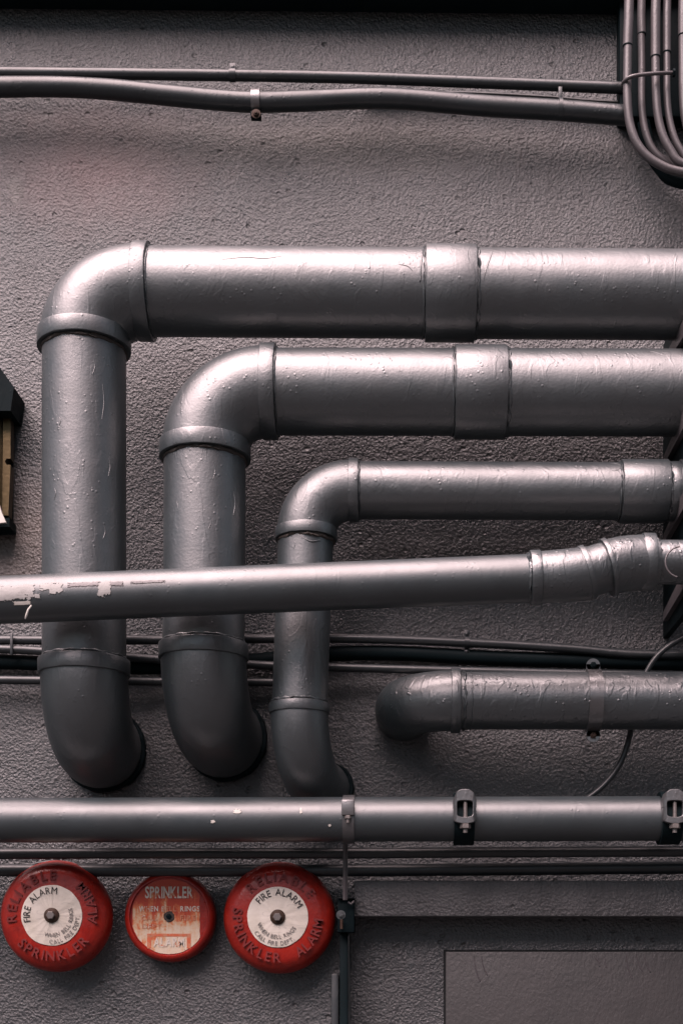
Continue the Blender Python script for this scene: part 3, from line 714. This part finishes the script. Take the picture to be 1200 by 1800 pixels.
def bell(px, py, rot, label):
    dfront = 78; u = S * (D - dfront) / D
    c = at(px, py, dfront); root = thing('alarm_bell', Vector((c.x, 0, c.z)), label, 'bell', 'round red alarm bells on the wall')
    c0 = Vector((c.x, -.004, c.z))
    bm = BM(); lathe(bm, c0 + Y * .005, -Y, [(0, 34 * u), (.03, 34 * u)], 32); obj('back_box', bm, M['dark'], root)
    yo = lambda d_: (d_) * S - .004
    prof = [(yo(36), 90 * u), (yo(32), 96 * u), (yo(34), 99 * u), (yo(40), 99.8 * u), (yo(48), 98.5 * u), (yo(57), 95 * u), (yo(64), 90 * u), (yo(69), 83 * u), (yo(72), 78 * u), (yo(73), 74 * u), (yo(75), 58 * u), (yo(76), 40 * u), (yo(76), 1 * u)]
    bm = BM(); lathe(bm, c0, -Y, prof, 96); gong = obj('gong', bm, M['red'], root, 60)
    ft = Vector((c.x, -75.0 * S, c.z))
    for txt, a0, a1, ow in (('RELIABLE', -54, 54, True), ('SPRINKLER', 278, 170, False), ('ALARM', 148, 88, False)):
        bm = BM(); arc_text(bm, txt, ft, 71 * u, a0 + rot, a1 + rot, 17 * u, .0017, ow, .95, .0004); obj('raised_lettering', bm, M['red_letter'], gong, 0)
    bm = BM(); lathe(bm, Vector((c.x, -75.5 * S, c.z)), -Y, [(0, 53.5 * u), (.0012, 53.5 * u), (.0016, 52.6 * u), (.0016, .5 * u)], 72, lump=.0009, ph=rot); lab_ = obj('label_disc', bm, M['label'], root, 40)
    ft = Vector((c.x, -75.5 * S - .0030, c.z))
    bm = BM(); arc_text(bm, 'FIRE ALARM', ft, 44 * u, -58 + rot, 60 + rot, 12 * u, .0003, True, .9); obj('print', bm, M['ink'], lab_, 0)
    bm = BM(); arc_text(bm, 'WHEN BELL RINGS', ft, 34.5 * u, 248 + rot, 116 + rot, 7.2 * u, .0003, False, .9); obj('print', bm, M['ink_pale'], lab_, 0)
    bm = BM(); arc_text(bm, 'CALL FIRE DEPT.', ft, 46 * u, 232 + rot, 138 + rot, 7.2 * u, .0003, False, .9); obj('print', bm, M['ink_pale'], lab_, 0)
    bm = BM(); lathe(bm, Vector((c.x, -77 * S, c.z)), -Y, [(0, 13.5 * u), (.003, 13 * u), (.006, 9 * u), (.006, 1 * u)], 32); obj('washer', bm, M['rusty'], root, 40)
    bm = BM(); hexnut(bm, Vector((c.x, -77 * S - .006, c.z)), -Y, 7.5 * u, .006); obj('nut', bm, M['rod'], root, 30)
bell(91, 1609, -47, 'red alarm bell at the far left, its white label turned anticlockwise')
bell(488, 1612, 5, 'red alarm bell right of the faded red sign disc, label upright')
# middle faded disc
px, py, df = 296, 1611, 50; u = S * (D - df) / D; c = at(px, py, df)
mid = thing('faded_sprinkler_disc', Vector((c.x, 0, c.z)), 'smaller faded red disc with worn lettering between the two red bells', 'alarm disc')
prof = [(0, 70 * u), (.006, 79 * u), (.010, 80.5 * u), (.028, 80.5 * u), (.036, 79 * u), (.042, 75.5 * u), (.045, 71 * u), (.045, 69.5 * u), (.0415, 68 * u), (.041, 1 * u)]
bm = BM(); lathe(bm, Vector((c.x, -.004, c.z)), -Y, prof, 96); dish = obj('dish', bm, M['red'], mid, 50)
bm = BM(); lathe(bm, Vector((c.x, .001, c.z)), -Y, [(0, 30 * u), (.02, 30 * u)], 24); obj('back_box', bm, M['dark'], mid)
bm = BM(); pts = []
for k in range(96):
    a_ = 2 * math.pi * k / 96; r_ = 66 + .7 * noise.noise(Vector((math.cos(a_) * 6, math.sin(a_) * 6, 2)))
    x_, z_ = r_ * math.cos(a_), r_ * math.sin(a_)
    x_ = max(min(x_, 54 + noise.noise(Vector((z_ * .1, 0, 0)))), -64); pts.append((x_ * u, z_ * u))
f0 = [bm.verts.new((c.x + x_, -.0452, c.z + z_)) for x_, z_ in pts]; f1 = [bm.verts.new((c.x + x_, -.0462, c.z + z_)) for x_, z_ in pts]
bm.faces.new(f0); bm.faces.new(f1)
for k in range(96): bm.faces.new((f0[k], f0[(k + 1) % 96], f1[(k + 1) % 96], f1[k]))
plate = obj('worn_plate', bm, M['plate'], mid, 0)
yl = -.0463
def T(y): return Vector((c.x, yl - .0006, c.z + (py - y) * u))
bm = BM(); line_text(bm, 'SPRINKLER', T(1568) + X * 0, 84 * u, 20 * u, .0005, .0006, .08); obj('print', bm, M['worn_pale'], plate, 0)
for tx_, xx_, ww_, mm_ in (('WHEN', -36, 34, 'worn_pale'), ('BELL', 0, 26, 'worn_dim'), ('RINGS', 37, 34, 'worn_pale')):
    bm = BM(); line_text(bm, tx_, T(1597) + X * xx_ * u, ww_ * u, 9 * u, .0005, .0003, .14); obj('print', bm, M[mm_], plate, 0)
for tx_, xx_ in (('CALL', -34), ('FIRE', 34)):
    bm = BM(); line_text(bm, tx_, T(1613) + X * xx_ * u, 28 * u, 9 * u, .0005, .0002, .14); obj('print', bm, M['worn_dim'], plate, 0)
bm = BM(); line_text(bm, 'DEPT', T(1628) - X * 30 * u, 34 * u, 8 * u, .0004, .0001, .14); obj('print', bm, M['worn_dim'], plate, 0)
bm = BM()
for dx_ in (-35, 35): box(bm, Vector((c.x + (dx_ - 3.5) * u, yl, c.z + (py - 1667) * u)), Vector((c.x + (dx_ + 3.5) * u, yl - .0004, c.z + (py - 1641) * u)))
box(bm, Vector((c.x - 32 * u, yl, c.z + (py - 1646) * u)), Vector((c.x + 32 * u, yl - .0004, c.z + (py - 1641) * u))); obj('red_border', bm, worn_ink('worn_red_border', (.60, .14, .06), .48), plate, 0)
bm = BM(); line_text(bm, 'ALARM', T(1656), 54 * u, 15 * u, .0005, .0006); obj('print', bm, M['worn_pale'], plate, 0)
bm = BM(); lathe(bm, Vector((c.x - 0 * u, -.0455, c.z + 0 * u)), -Y, [(0, 10 * u), (.0025, 9 * u), (.0025, 4 * u)], 24, lump=.0015, ph=3); obj('rust_ring', bm, M['sealant'], mid, 40)
bm = BM(); hexnut(bm, Vector((c.x, -.047, c.z)), -Y, 5 * u, .003); obj('screw', bm, M['dark'], mid)
